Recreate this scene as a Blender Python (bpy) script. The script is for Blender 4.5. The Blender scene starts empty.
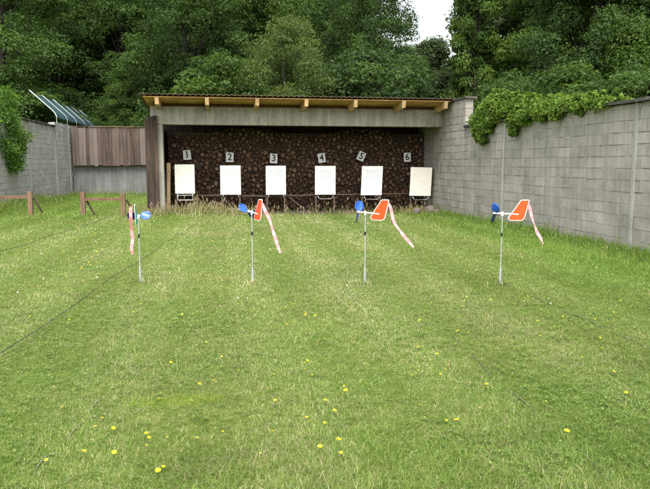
import bpy, bmesh, math, random
import numpy as np
from mathutils import Vector, Matrix, Euler

R = math.radians
scene = bpy.context.scene
COL = scene.collection

# ------------------------------------------------------------------ camera
CAM_H = 1.5
YAW = R(9.4)
PITCH = math.atan(81.5 / 650)
cam_data = bpy.data.cameras.new('camera')
cam_data.sensor_width = 36; cam_data.sensor_fit = 'HORIZONTAL'; cam_data.lens = 36
cam_data.clip_start = 0.05; cam_data.clip_end = 2000
cam = bpy.data.objects.new('camera', cam_data); COL.objects.link(cam)
cam.location = (0, 0, CAM_H)
cam.rotation_euler = (math.pi / 2 - PITCH, 0, -YAW)
scene.camera = cam

# measurements taken from the photograph (650 x 489) turned into metres
_fw = Vector((math.sin(YAW) * math.cos(PITCH), math.cos(YAW) * math.cos(PITCH), -math.sin(PITCH)))
_rt = Vector((math.cos(YAW), -math.sin(YAW), 0)); _up = _rt.cross(_fw)
def _ray(px, py): return _fw + _rt * ((px - 325) / 650) - _up * ((py - 244.5) / 650)
def G(px, py, z=0.0):
    d = _ray(px, py); return Vector((0, 0, CAM_H)) + d * ((z - CAM_H) / d.z)
def PY(px, py, Y):
    d = _ray(px, py); return Vector((0, 0, CAM_H)) + d * (Y / d.y)

# ------------------------------------------------------------------ noise
def _hash(ix, iy, s):
    n = (ix.astype(np.int64) * 374761393 + iy.astype(np.int64) * 668265263 + s * 1274126177) & 0x7fffffff
    n = ((n ^ (n >> 13)) * 1274126177) & 0x7fffffff
    return ((n ^ (n >> 16)) & 0xffff) / 65535.0
def vnoise(x, y, s=0):
    x = np.asarray(x, float); y = np.asarray(y, float)
    ix = np.floor(x); iy = np.floor(y); fx = x - ix; fy = y - iy
    fx = fx * fx * (3 - 2 * fx); fy = fy * fy * (3 - 2 * fy)
    a = _hash(ix, iy, s); b = _hash(ix + 1, iy, s); c = _hash(ix, iy + 1, s); d = _hash(ix + 1, iy + 1, s)
    return (a * (1 - fx) + b * fx) * (1 - fy) + (c * (1 - fx) + d * fx) * fy
def sstep(a, b, x):
    t = np.clip((np.asarray(x, float) - a) / (b - a), 0, 1); return t * t * (3 - 2 * t)
def gz(x, y):
    x = np.asarray(x, float); y = np.asarray(y, float)
    z = 0.03 * (vnoise(x * .7, y * .7, 3) - .5) + 0.012 * (vnoise(x * 2.5, y * 2.5, 4) - .5)
    z = z + 0.22 * sstep(-5.4, -6.6, x) * sstep(29.5, 24, y) * sstep(17.5, 21.5, y)
    z = z + 0.13 * np.exp(-((x + .6) / 1.5) ** 2 - ((y - 18.6) / .9) ** 2)
    z = z + 0.07 * sstep(6.1, 6.65, x) * sstep(16, 14, y)
    return z
def gp(px, py):
    p = G(px, py); z = float(gz(p.x, p.y)); p = G(px, py, z); p.z = float(gz(p.x, p.y)); return p

# ------------------------------------------------------------------ materials
def new_mat(name):
    m = bpy.data.materials.new(name); m.use_nodes = True
    nt = m.node_tree; nt.nodes.clear()
    out = nt.nodes.new('ShaderNodeOutputMaterial'); b = nt.nodes.new('ShaderNodeBsdfPrincipled')
    nt.links.new(b.outputs[0], out.inputs[0])
    return m, nt, b, out
def N(nt, t, **kw):
    n = nt.nodes.new(t)
    for k, v in kw.items(): setattr(n, k, v)
    return n
def ramp(nt, stops):
    r = N(nt, 'ShaderNodeValToRGB'); e = r.color_ramp.elements
    e[0].position, e[0].color = stops[0][0], (*stops[0][1], 1)
    e[1].position, e[1].color = stops[-1][0], (*stops[-1][1], 1)
    for p, c in stops[1:-1]:
        k = e.new(p); k.color = (*c, 1)
    return r
def mixc(nt, fac, a, b, mode='MIX'):
    m = N(nt, 'ShaderNodeMix', data_type='RGBA', blend_type=mode)
    def put(sock, v):
        if isinstance(v, (int, float)): sock.default_value = v
        elif isinstance(v, tuple): sock.default_value = (*v, 1) if len(v) == 3 else v
        else: nt.links.new(v, sock)
    put(m.inputs[0], fac); put(m.inputs[6], a); put(m.inputs[7], b)
    return m.outputs[2]
def tex(nt, scale=(1, 1, 1), src='Object'):
    tc = N(nt, 'ShaderNodeTexCoord'); mp = N(nt, 'ShaderNodeMapping'); mp.inputs['Scale'].default_value = scale
    nt.links.new(tc.outputs[src], mp.inputs[0]); return mp.outputs[0]
def noise(nt, vec, scale, detail=4, rough=.6):
    n = N(nt, 'ShaderNodeTexNoise'); n.inputs['Scale'].default_value = scale
    n.inputs['Detail'].default_value = detail; n.inputs['Roughness'].default_value = rough
    nt.links.new(vec, n.inputs['Vector']); return n.outputs['Fac']
def bump(nt, b, h, strength=.4, dist=.01):
    n = N(nt, 'ShaderNodeBump'); n.inputs['Strength'].default_value = strength; n.inputs['Distance'].default_value = dist
    nt.links.new(h, n.inputs['Height']); nt.links.new(n.outputs[0], b.inputs['Normal'])

def mat_plain(name, c, rough=.6, metal=0, var=.12, scale=30):
    m, nt, b, o = new_mat(name)
    f = noise(nt, tex(nt), scale)
    r = ramp(nt, [(.3, tuple(max(0, k * (1 - var)) for k in c)), (.7, tuple(min(1, k * (1 + var)) for k in c))])
    nt.links.new(f, r.inputs[0]); nt.links.new(r.outputs[0], b.inputs['Base Color'])
    b.inputs['Roughness'].default_value = rough; b.inputs['Metallic'].default_value = metal
    return m
def mat_wood(name, dark, light, axis='Z', rough=.8, scale=1., island=.35, grey=None):
    m, nt, b, o = new_mat(name)
    s = {'X': (1.2, 26, 26), 'Y': (26, 1.2, 26), 'Z': (26, 26, 1.2)}[axis]
    v = tex(nt, tuple(k * scale for k in s))
    g = N(nt, 'ShaderNodeNewGeometry')
    add = N(nt, 'ShaderNodeVectorMath', operation='ADD'); nt.links.new(v, add.inputs[0])
    comb = N(nt, 'ShaderNodeMath', operation='MULTIPLY'); comb.inputs[1].default_value = 37.
    nt.links.new(g.outputs['Random Per Island'], comb.inputs[0])
    nt.links.new(comb.outputs[0], add.inputs[1])
    f = noise(nt, add.outputs[0], 1., 6, .65)
    r = ramp(nt, [(.34, dark), (.66, light)]); nt.links.new(f, r.inputs[0])
    c = r.outputs[0]
    big = noise(nt, tex(nt, (1, 1, .6)), 2.2, 5)
    r2 = ramp(nt, [(.35, (.55, .55, .55)), (.7, (1.15, 1.15, 1.15))]); nt.links.new(big, r2.inputs[0])
    c = mixc(nt, .8, c, r2.outputs[0], 'MULTIPLY')
    if grey:
        c = mixc(nt, g.outputs['Random Per Island'], c, mixc(nt, .75, c, grey))
    r3 = ramp(nt, [(0, (1 - island,) * 3), (1, (1 + island,) * 3)]); nt.links.new(g.outputs['Random Per Island'], r3.inputs[0])
    c = mixc(nt, 1., c, r3.outputs[0], 'MULTIPLY')
    nt.links.new(c, b.inputs['Base Color']); b.inputs['Roughness'].default_value = rough
    bump(nt, b, f, .5, .006)
    return m
def mat_concrete(name, c, streak=True, island=.0, warm=None, joint=None):
    m, nt, b, o = new_mat(name)
    v = tex(nt)
    a = noise(nt, v, 1.4, 8, .7); fine = noise(nt, v, 60, 4, .7)
    r = ramp(nt, [(.3, tuple(k * .72 for k in c)), (.5, c), (.72, tuple(k * 1.22 for k in c))]); nt.links.new(a, r.inputs[0])
    col = r.outputs[0]
    r2 = ramp(nt, [(.3, (.8,) * 3), (.7, (1.14,) * 3)]); nt.links.new(fine, r2.inputs[0])
    col = mixc(nt, .8, col, r2.outputs[0], 'MULTIPLY')
    if streak:
        s = noise(nt, tex(nt, (5, 5, .35)), 1.6, 5, .6)
        r3 = ramp(nt, [(.42, (.62, .61, .57)), (.58, (1, 1, 1))]); nt.links.new(s, r3.inputs[0])
        col = mixc(nt, .6 if streak is True else streak, col, r3.outputs[0], 'MULTIPLY')
    if island:
        g = N(nt, 'ShaderNodeNewGeometry')
        r4 = ramp(nt, [(0, (1 - island,) * 3), (.5, (1, .99, .97)), (1, (1 + island, 1 + island, 1 + island * .9))])
        nt.links.new(g.outputs['Random Per Island'], r4.inputs[0])
        col = mixc(nt, 1., col, r4.outputs[0], 'MULTIPLY')
    nt.links.new(col, b.inputs['Base Color']); b.inputs['Roughness'].default_value = .92
    b.inputs['Specular IOR Level'].default_value = .2
    bump(nt, b, fine, .55, .008)
    return m
def mat_leaf(name, dark, light, trans=.3, rough=.5, spec=.35, attr=None, randobj=.2):
    m, nt, b, o = new_mat(name)
    if attr:
        a = N(nt, 'ShaderNodeAttribute', attribute_name=attr); c = a.outputs['Color']
    else:
        g = N(nt, 'ShaderNodeNewGeometry')
        r = ramp(nt, [(0, dark), (.75, light), (1, tuple(k * 1.35 for k in light))]); nt.links.new(g.outputs['Random Per Island'], r.inputs[0])
        c = r.outputs[0]
    if randobj:
        oi = N(nt, 'ShaderNodeObjectInfo')
        r2 = ramp(nt, [(0, (1 - randobj, 1 - randobj, 1 - randobj * .6)), (1, (1 + randobj, 1 + randobj, 1 - randobj * .3))])
        nt.links.new(oi.outputs['Random'], r2.inputs[0]); c = mixc(nt, 1., c, r2.outputs[0], 'MULTIPLY')
    nt.links.new(c, b.inputs['Base Color']); b.inputs['Roughness'].default_value = rough
    b.inputs['Specular IOR Level'].default_value = spec
    t = N(nt, 'ShaderNodeBsdfTranslucent'); tc = mixc(nt, 1., c, (1.25, 1.35, .55), 'MULTIPLY'); nt.links.new(tc, t.inputs[0])
    mx = N(nt, 'ShaderNodeMixShader'); mx.inputs[0].default_value = trans
    nt.links.new(b.outputs[0], mx.inputs[1]); nt.links.new(t.outputs[0], mx.inputs[2]); nt.links.new(mx.outputs[0], o.inputs[0])
    return m

LEAF = {}
def tree_leaf(name, dark, light, trans=.38):
    LEAF[name] = (np.array(dark), np.array(light))
    return mat_leaf(name, None, None, trans, .6, .16, 'tint', .12)
def leaf_mesh(name, QC, mat):
    Q, cl = QC; d, l = LEAF[mat.name]; t = cl[:, None]
    return quads_mesh(name, Q, mat, 4, d + (l - d) * t ** 1.3)
M = {}
M['block'] = mat_concrete('grey concrete block', (.35, .328, .295), .4, .08)
M['block_old'] = mat_concrete('old pale concrete block', (.40, .39, .37), .35, .06)
M['low_wall'] = mat_concrete('grey rendered panel', (.19, .188, .185), .5)
def mat_mortar():
    m, nt, b, o = new_mat('crumbling mortar')
    f = noise(nt, tex(nt), 3.2, 6, .75); r = ramp(nt, [(.36, (.15, .145, .13)), (.52, (.34, .325, .29)), (.66, (.58, .56, .51))])
    nt.links.new(f, r.inputs[0]); nt.links.new(r.outputs[0], b.inputs['Base Color']); b.inputs['Roughness'].default_value = 1; return m
M['mortar'] = mat_mortar()
M['post_concrete'] = mat_concrete('pale cast concrete', (.40, .39, .36), True)
M['lintel'] = mat_concrete('weathered cast lintel', (.32, .30, .255), True)
M['coping'] = mat_concrete('dark stone coping', (.085, .08, .075), False, .3)
M['wood_roof'] = mat_wood('yellow pine boards', (.48, .25, .075), (.66, .37, .125), 'X', .7, 1., .18)
M['wood_rafter'] = mat_wood('pine rafter', (.44, .27, .12), (.64, .44, .22), 'Y', .7, 1., .1)
M['sleeper'] = mat_wood('dark weathered timber', (.012, .008, .006), (.085, .053, .037), 'Z', .9, .7, .35)
M['fence_wood'] = mat_wood('grey brown fence boards', (.026, .017, .013), (.17, .104, .075), 'Z', .9, .8, .35, (.12, .10, .088))
M['rail_wood'] = mat_wood('reddish brown stained timber', (.12, .065, .038), (.27, .16, .098), 'Z', .8, 1., .15)
M['plank'] = mat_wood('pale plank', (.20, .13, .07), (.42, .30, .17), 'Z', .8, 1., .1)
M['leg_wood'] = mat_wood('dirty target leg timber', (.07, .05, .035), (.19, .14, .10), 'Z', .85, 1., .25)
M['corrugated'] = mat_concrete('brown grey fibre cement sheet', (.17, .125, .10), False)
M['steel'] = mat_plain('galvanised steel', (.55, .56, .57), .35, .85, .1, 60)
M['alu'] = mat_plain('dull aluminium tube', (.50, .52, .54), .45, .6, .1, 80)
M['black'] = mat_plain('black rubber', (.012, .012, .013), .6)
M['cable'] = mat_plain('black cable sheath', (.016, .017, .018), .55)
M['cord'] = mat_plain('dirty grey cord', (.12, .135, .07), .9)
M['orange'] = mat_plain('fluorescent orange sail', (.84, .075, .006), .5, 0, .04)
M['white'] = mat_plain('white painted plastic', (.82, .82, .80), .45, 0, .03)
M['green'] = mat_plain('green plastic', (.02, .30, .12), .45, 0, .05)
M['blue'] = mat_plain('blue plastic blade', (.02, .10, .46), .3, 0, .08)
M['bluedark'] = mat_plain('dark blue plastic blade', (.006, .02, .12), .35, 0, .08)
M['pink'] = mat_plain('faded pink barrier tape', (.74, .25, .27), .55, 0, .06)
M['palepink'] = mat_plain('faded white barrier tape', (.77, .35, .36), .55, 0, .05)
M['paper'] = mat_plain('white paper', (.83, .83, .80), .75, 0, .02, 8)
M['paper_warm'] = mat_plain('yellowed paper', (.80, .79, .69), .75, 0, .02, 8)
M['paper_cream'] = mat_plain('cream card', (.83, .785, .69), .75, 0, .03, 8)
M['ink'] = mat_plain('grey printing ink', (.60, .61, .64), .8)
M['digit'] = mat_plain('black paint', (.02, .02, .022), .7)
M['placard'] = mat_plain('white number plate', (.66, .66, .62), .7, 0, .12, 14)
M['boardback'] = mat_plain('brown hardboard', (.20, .13, .08), .8)
M['stone'] = mat_concrete('rubble stone', (.16, .13, .115), False)
M['dandelion'] = mat_plain('dandelion yellow', (.82, .66, .015), .7, 0, .05, 200)
M['stalk'] = mat_plain('dandelion stalk', (.12, .17, .05), .6)
M['daisy'] = mat_plain('pale clover head', (.74, .72, .58), .7)
M['bark'] = mat_wood('tree bark', (.018, .014, .011), (.06, .048, .037), 'Z', .95, .35, .1)
M['vine'] = mat_plain('ivy stem', (.09, .065, .04), .9)
M['leaf_deep'] = tree_leaf('deep green leaves', (.032, .066, .022), (.100, .162, .044))
M['leaf_mid'] = tree_leaf('mid green leaves', (.032, .066, .016), (.125, .195, .040))
M['leaf_willow'] = tree_leaf('yellow green leaves', (.046, .076, .026), (.135, .182, .058))
M['leaf_bluish'] = tree_leaf('grey green leaves', (.045, .075, .034), (.120, .165, .070))
M['leaf_ivy'] = tree_leaf('fresh ivy leaves', (.055, .115, .014), (.225, .325, .052), .3)
M['leaf_bush'] = tree_leaf('glossy bush leaves', (.04, .10, .014), (.16, .27, .04), .3)
M['grass'] = mat_leaf('grass blades', None, None, .3, .55, .25, 'tint', 0)
M['weed'] = mat_leaf('clover leaves', (.10, .18, .030), (.19, .29, .055), .35)

def mat_ground():
    m, nt, b, o = new_mat('soil and thatch under the grass')
    v = tex(nt)
    f = noise(nt, v, 9, 8, .75); g = noise(nt, v, .45, 4)
    r = ramp(nt, [(.32, (.045, .066, .014)), (.5, (.095, .130, .028)), (.72, (.19, .20, .075))]); nt.links.new(f, r.inputs[0])
    r2 = ramp(nt, [(.35, (.75, .95, .6)), (.65, (1.1, 1.05, 1.0))]); nt.links.new(g, r2.inputs[0])
    nt.links.new(mixc(nt, 1., r.outputs[0], r2.outputs[0], 'MULTIPLY'), b.inputs['Base Color'])
    b.inputs['Roughness'].default_value = 1; b.inputs['Specular IOR Level'].default_value = .1
    bump(nt, b, f, .8, .03)
    return m
M['ground'] = mat_ground()
def mat_dirt():
    m, nt, b, o = new_mat('dry earth')
    f = noise(nt, tex(nt), 12, 8, .7)
    r = ramp(nt, [(.3, (.05, .038, .026)), (.7, (.17, .13, .09))]); nt.links.new(f, r.inputs[0])
    nt.links.new(r.outputs[0], b.inputs['Base Color']); b.inputs['Roughness'].default_value = 1
    bump(nt, b, f, .7, .02); return m
M['dirt'] = mat_dirt()
def mat_log():
    m, nt, b, o = new_mat('log end grain')
    g = N(nt, 'ShaderNodeNewGeometry'); oi = N(nt, 'ShaderNodeObjectInfo')
    add = N(nt, 'ShaderNodeMath', operation='ADD'); nt.links.new(g.outputs['Random Per Island'], add.inputs[0]); nt.links.new(oi.outputs['Random'], add.inputs[1])
    fr = N(nt, 'ShaderNodeMath', operation='FRACT'); nt.links.new(add.outputs[0], fr.inputs[0])
    r = ramp(nt, [(0, (.055, .036, .025)), (.4, (.10, .060, .036)), (.7, (.15, .085, .046)), (.9, (.17, .108, .07)), (1, (.24, .175, .125))]); nt.links.new(fr.outputs[0], r.inputs[0])
    f = noise(nt, tex(nt), 34, 5, .7)
    r2 = ramp(nt, [(.3, (.5,) * 3), (.7, (1.25,) * 3)]); nt.links.new(f, r2.inputs[0])
    nt.links.new(mixc(nt, 1., r.outputs[0], r2.outputs[0], 'MULTIPLY'), b.inputs['Base Color'])
    b.inputs['Roughness'].default_value = .95; b.inputs['Specular IOR Level'].default_value = .1
    bump(nt, b, f, .6, .01); return m
M['log_end'] = mat_log()
M['log_bark'] = mat_wood('log bark', (.04, .026, .018), (.12, .08, .055), 'Y', .95, .6, .3)
def mat_net():
    m, nt, b, o = new_mat('teal netting')
    b.inputs['Base Color'].default_value = (.030, .072, .078, 1); b.inputs['Roughness'].default_value = .6
    t = N(nt, 'ShaderNodeBsdfTransparent'); mx = N(nt, 'ShaderNodeMixShader')
    f = noise(nt, tex(nt), 3, 3); r = ramp(nt, [(.3, (.75,) * 3), (.7, (.95,) * 3)]); nt.links.new(f, r.inputs[0])
    nt.links.new(r.outputs[0], mx.inputs[0]); nt.links.new(t.outputs[0], mx.inputs[1]); nt.links.new(b.outputs[0], mx.inputs[2])
    nt.links.new(mx.outputs[0], o.inputs[0]); return m
M['net'] = mat_net()

# ------------------------------------------------------------------ mesh helpers
class MB:
    def __init__(s): s.v = []; s.f = []; s.mi = []
    def add(s, vs, fs, mi=0):
        o = len(s.v); s.v += [tuple(p) for p in vs]; s.f += [tuple(i + o for i in f) for f in fs]; s.mi += [mi] * len(fs)
    def box(s, a, b, mi=0, j=0., rnd=random):
        x0, y0, z0 = a; x1, y1, z1 = b
        q = lambda: rnd.uniform(-j, j) if j else 0
        vs = [(x + q(), y + q(), z + q()) for z in (z0, z1) for x, y in ((x0, y0), (x1, y0), (x1, y1), (x0, y1))]
        s.add(vs, [(3, 2, 1, 0), (4, 5, 6, 7), (0, 1, 5, 4), (1, 2, 6, 5), (2, 3, 7, 6), (3, 0, 4, 7)], mi)
    def bevbox(s, a, b, bev=.01, mi=0):
        x0, y0, z0 = a; x1, y1, z1 = b
        bm = bmesh.new(); bmesh.ops.create_cube(bm, size=1)
        for v in bm.verts:
            v.co = Vector(((x0 + x1) / 2 + v.co.x * (x1 - x0), (y0 + y1) / 2 + v.co.y * (y1 - y0), (z0 + z1) / 2 + v.co.z * (z1 - z0)))
        bmesh.ops.bevel(bm, geom=list(bm.edges), offset=bev, segments=1, affect='EDGES')
        bm.verts.index_update()
        s.add([v.co[:] for v in bm.verts], [[v.index for v in f.verts] for f in bm.faces], mi); bm.free()
    def tube(s, pts, rad, n=8, mi=0, cap=True):
        pts = [Vector(p) for p in pts]
        if not hasattr(rad, '__len__'): rad = [rad] * len(pts)
        rings = []; ref = Vector((0, 0, 1))
        d0 = (pts[1] - pts[0]).normalized()
        if abs(d0.dot(ref)) > .9: ref = Vector((1, 0, 0))
        for i, p in enumerate(pts):
            d = (pts[min(i + 1, len(pts) - 1)] - pts[max(i - 1, 0)]).normalized()
            u = (ref - d * ref.dot(d)).normalized(); w = d.cross(u); ref = u
            rings.append([p + (u * math.cos(k * 2 * math.pi / n) + w * math.sin(k * 2 * math.pi / n)) * rad[i] for k in range(n)])
        vs = [q for r in rings for q in r]; fs = []
        for i in range(len(pts) - 1):
            for k in range(n):
                k2 = (k + 1) % n; fs.append((i * n + k, i * n + k2, (i + 1) * n + k2, (i + 1) * n + k))
        if cap:
            fs.append(tuple(range(n))[::-1]); fs.append(tuple((len(pts) - 1) * n + k for k in range(n)))
        s.add(vs, fs, mi)
    def prism(s, poly, y0, y1, mi=0, plane='XZ'):
        n = len(poly)
        f = (lambda p, t: (p[0], t, p[1])) if plane == 'XZ' else (lambda p, t: (p[0], p[1], t))
        vs = [f(p, y0) for p in poly] + [f(p, y1) for p in poly]
        fs = [tuple(range(n)), tuple(range(2 * n - 1, n - 1, -1))] + [(i, (i + 1) % n + 0, (i + 1) % n + n, i + n)[::-1] for i in range(n)]
        s.add(vs, fs, mi)
    def mesh(s, name, mats, smooth=False):
        me = bpy.data.meshes.new(name); me.from_pydata(s.v, [], s.f)
        for m in (mats if isinstance(mats, (list, tuple)) else [mats]): me.materials.append(m)
        if any(s.mi): me.polygons.foreach_set('material_index', s.mi)
        if smooth: me.polygons.foreach_set('use_smooth', [True] * len(me.polygons))
        bm = bmesh.new(); bm.from_mesh(me); bmesh.ops.recalc_face_normals(bm, faces=bm.faces); bm.to_mesh(me); bm.free()
        me.update(); return me
    def build(s, name, mats, parent=None, loc=(0, 0, 0), rot=(0, 0, 0), smooth=False):
        return link(name, s.mesh(name, mats, smooth), parent, loc, rot)
def link(name, data, parent=None, loc=(0, 0, 0), rot=(0, 0, 0)):
    o = bpy.data.objects.new(name, data); COL.objects.link(o)
    o.parent = parent; o.location = loc; o.rotation_euler = rot; return o
def tag(o, label=None, cat=None, group=None, kind=None):
    if label: o['label'] = label
    if cat: o['category'] = cat
    if group: o['group'] = group
    if kind: o['kind'] = kind
    return o
def empty(name, label, cat, loc=(0, 0, 0), rz=0, group=None):
    return tag(link(name, None, None, loc, (0, 0, rz)), label, cat, group)
def quads_mesh(name, P, mats, nv=4, tint=None):
    """P: (n, nv, 3) array, one polygon each"""
    n = P.shape[0]; me = bpy.data.meshes.new(name)
    me.vertices.add(n * nv); me.vertices.foreach_set('co', P.astype(np.float32).ravel())
    me.loops.add(n * nv); me.loops.foreach_set('vertex_index', np.arange(n * nv, dtype=np.int32))
    me.polygons.add(n); me.polygons.foreach_set('loop_start', np.arange(0, n * nv, nv, dtype=np.int32))
    me.update(calc_edges=True)
    if tint is not None:
        a = me.attributes.new('tint', 'FLOAT_COLOR', 'POINT')
        c = np.ones((n * nv, 4), np.float32); c[:, :3] = np.repeat(tint, nv, 0); a.data.foreach_set('color', c.ravel())
    for m in (mats if isinstance(mats, (list, tuple)) else [mats]): me.materials.append(m)
    return me

# ------------------------------------------------------------------ ground
def ground():
    xs = np.unique(np.concatenate([np.arange(-14, 14.01, .25), np.linspace(-300, -14, 30), np.linspace(14, 300, 30)]))
    ys = np.unique(np.concatenate([np.arange(-2, 36.01, .25), np.linspace(-60, -2, 12), np.linspace(36, 600, 40)]))
    X, Y = np.meshgrid(xs, ys); Z = gz(X, Y)
    V = np.stack([X, Y, Z], -1).reshape(-1, 3); w = len(xs)
    F = [(j * w + i, j * w + i + 1, (j + 1) * w + i + 1, (j + 1) * w + i) for j in range(len(ys) - 1) for i in range(w - 1)]
    me = bpy.data.meshes.new('lawn_ground'); me.from_pydata(V.tolist(), [], F); me.materials.append(M['ground'])
    me.polygons.foreach_set('use_smooth', [True] * len(F)); me.update()
    tag(link('ground', me), kind='structure')
    # bare earth under the shelter roof
    nx, ny = 40, 10; vs = []; fs = []
    for j in range(ny + 1):
        for i in range(nx + 1):
            x = -1.5 + 8.25 * i / nx; y = 19.0 + 2.2 * j / ny
            vs.append((x, y, float(gz(x, y)) + .006))
    for j in range(ny):
        for i in range(nx): a = j * (nx + 1) + i; fs.append((a, a + 1, a + nx + 2, a + nx + 1))
    mb = MB(); mb.add(vs, fs); tag(mb.build('bare_earth', M['dirt'], smooth=True), kind='structure')
ground()

# ------------------------------------------------------------------ block walls
def blocks(mb, u0, u1, zf, h, t, rnd, L=.5, H=.2, gap=.012, zb=-.15, skip=None):
    """courses of blocks in local (u along x, v = thickness along y 0..t), wall top zf(u)"""
    z = zb; row = 0
    while z < h - .02:
        z1 = min(z + H, h)
        u = u0 - ((L * .5 if row % 2 else 0) + rnd.uniform(0, .14))
        while u < u1:
            l = rnd.choice([L, L, L, L * 1.03, L * .96, L * .6]); a, b = max(u, u0), min(u + l, u1)
            if b - a > .04 and not (skip and skip(a, b, z)):
                p = rnd.uniform(-.002, .004); g = gap * (rnd.uniform(.5, 1.2) if rnd.random() < .78 else rnd.uniform(1.4, 2.2)); dz = rnd.uniform(-.004, .004)
                mb.box((a + g / 2, -p, z + g / 2 + dz), (b - g / 2, t + p, z1 - g / 2 + dz), 0, .004, rnd)
            u += l
        z = z1; row += 1

rnd = random.Random(11)
# right boundary wall : local x runs along world Y
def wall_y(name, X, Y0, Y1, h, t, side, label, seed, mats, posts=(), postw=.12, coping=True, L=.5, H=.195, capmat='coping'):
    rn = random.Random(seed)
    root = empty(name, label, 'wall', (X, Y0, 0))
    ln = Y1 - Y0
    def rot(mb):  # (u, v, z) -> world offset ; v grows away from the viewer side
        mb.v = [(side * p[1], p[0], p[2]) for p in mb.v]; return mb
    m = MB(); blocks(m, 0, ln, None, h, t, rn, L, H); rot(m).build('blockwork', mats[0], root)
    m = MB(); m.box((.01, .008, -.15), (ln - .01, t - .008, h - .01)); rot(m).build('mortar_bed', mats[1], root)
    for y in posts:
        u = y - Y0; m = MB(); m.box((u - postw / 2, -.02, -.15), (u + postw / 2, t + .02, h + .0), 0, .012, rn)
        rot(m).build('concrete_post', M['post_concrete'], root)
    if coping:
        m = MB(); u = -.05
        while u < ln:
            l = rn.uniform(.28, .5); z = h + rn.uniform(.0, .012)
            m.box((u, -.07 + rn.uniform(-.03, .02), z), (min(u + l - .01, ln + .04), t + .07, z + rn.uniform(.035, .06)), 0, .01, rn)
            u += l
        rot(m).build('coping', M[capmat], root)
    return root

WX = 6.68
wall_y('block_wall', WX, -6, 17.02, 2.46, .2, 1, 'long grey concrete block boundary wall with dark coping on the right', 5,
       (M['block'], M['mortar']), posts=(4.7, 9.65, 14.55), postw=.11)
wall_y('block_wall', -6.72, 16, 29.2, 3.02, .2, -1, 'grey block wall with dark coping left of the range, behind the low wooden rails', 6,
       (M['block_old'], M['mortar']), posts=(20.4, 25.4), L=.5, H=.2)
wall_y('block_wall', -6.70, 29.26, 42, 3.2, .22, -1, 'taller pale wall section carrying the green netting frames', 7,
       (M['block_old'], M['mortar']), posts=(29.36, 31.95), postw=.2, coping=False, L=.5, H=.2)
# low back wall, faces the viewer
def low_wall():
    rn = random.Random(9); root = empty('low_wall', 'low smooth grey wall under the overhanging board fence', 'wall', (-6.66, 32.3, 0))
    m = MB(); 
    for k in range(7):
        x0 = k * .95; m.box((x0 + .004, rn.uniform(-.004, .004), -.1), (x0 + .946, .14, 1.75), 0, .003, rn)
    m.build('wall_panel', M['low_wall'], root)
    m = MB(); m.box((0, .02, -.1), (6.6, .12, 1.74)); m.build('mortar_bed', M['mortar'], root)
low_wall()
def board_fence():
    rn = random.Random(4); root = empty('board_fence', 'weathered grey brown vertical board fence above the low back wall', 'fence', (-6.6, 32.05, 0))
    m = MB(); x = 0
    while x < 6.2:
        w = rn.uniform(.13, .19); m.box((x, rn.uniform(-.012, .012), 1.38 + rn.uniform(-.03, .03)), (x + w - .008, .035, 3.14 + rn.uniform(-.03, .02)), 0, .004, rn); x += w
    m.build('boards', M['fence_wood'], root)
    for z in (1.6, 2.9):
        m = MB(); m.box((0, .04, z), (6.2, .11, z + .1)); m.build('fence_rail', M['sleeper'], root)
    for x in (.3, 2.4, 4.6):
        m = MB(); m.box((x, .42, 0), (x + .1, .52, 3.05)); m.build('fence_post', M['sleeper'], root)
    m = MB(); x = 0
    while x < 6.2:
        w = rn.uniform(.5, .9); m.box((x, -.04, 3.17), (x + w, .1, 3.2), 0, .008, rn); x += w
    m.build('cap_board', M['rail_wood'], root)
board_fence()

# ------------------------------------------------------------------ netting screen on the tall left wall
def netting():
    root = empty('netting_screen', 'row of slanted steel frames with teal netting on top of the left wall', 'netting', (-6.8, 30, 3.2))
    base = PY(53.5, 117, 30); top = PY(29, 90, 30); ctr = Vector((-6.8, 30, 3.2))
    b = base - ctr; t = top - ctr; b.y = 0; t.y = 0
    n = 6; step = 2.05
    def path(y):
        pts = [(b.x + .12, y, .0), (b.x + .13, y, b.z + .02), (b.x + .07, y, b.z + .16)]
        e = Vector((b.x - .02, y, b.z + .27)); tt = Vector((t.x, y, t.z))
        return [Vector(p) for p in pts] + [e.lerp(tt, k / 6) for k in range(7)]
    for i in range(n):
        m = MB(); m.tube(path(i * step), .026 if i == 0 else .017, 7); m.build('frame_bar', M['steel'], root, smooth=True)
    for i in range(n - 1):
        m = MB(); y0, y1 = i * step + .05, (i + 1) * step - .02
        A = path(0)[1:]; nn = 8; vs = []; fs = []
        for k in range(nn + 1):
            y = y0 + (y1 - y0) * k / nn; sag = .05 * math.sin(math.pi * k / nn)
            for q, p in enumerate(A):
                cut = .03 if q == len(A) - 1 else 0
                vs.append((p.x + cut - sag * .5, y, p.z - cut - sag))
        w = len(A)
        for k in range(nn):
            for q in range(w - 1): a = k * w + q; fs.append((a, a + 1, a + w + 1, a + w))
        m.add(vs, fs); m.build('net', M['net'], root, smooth=True)
    m = MB(); m.tube([(b.x + .12, 0, .02), (b.x + .12, (n - 1) * step, .02)], .03, 7); m.tube([(t.x + .12, .03, t.z - .12), (t.x + .12, (n - 1) * step, t.z - .12)], .012, 6)
    m.build('rail', M['steel'], root)
netting()

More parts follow.
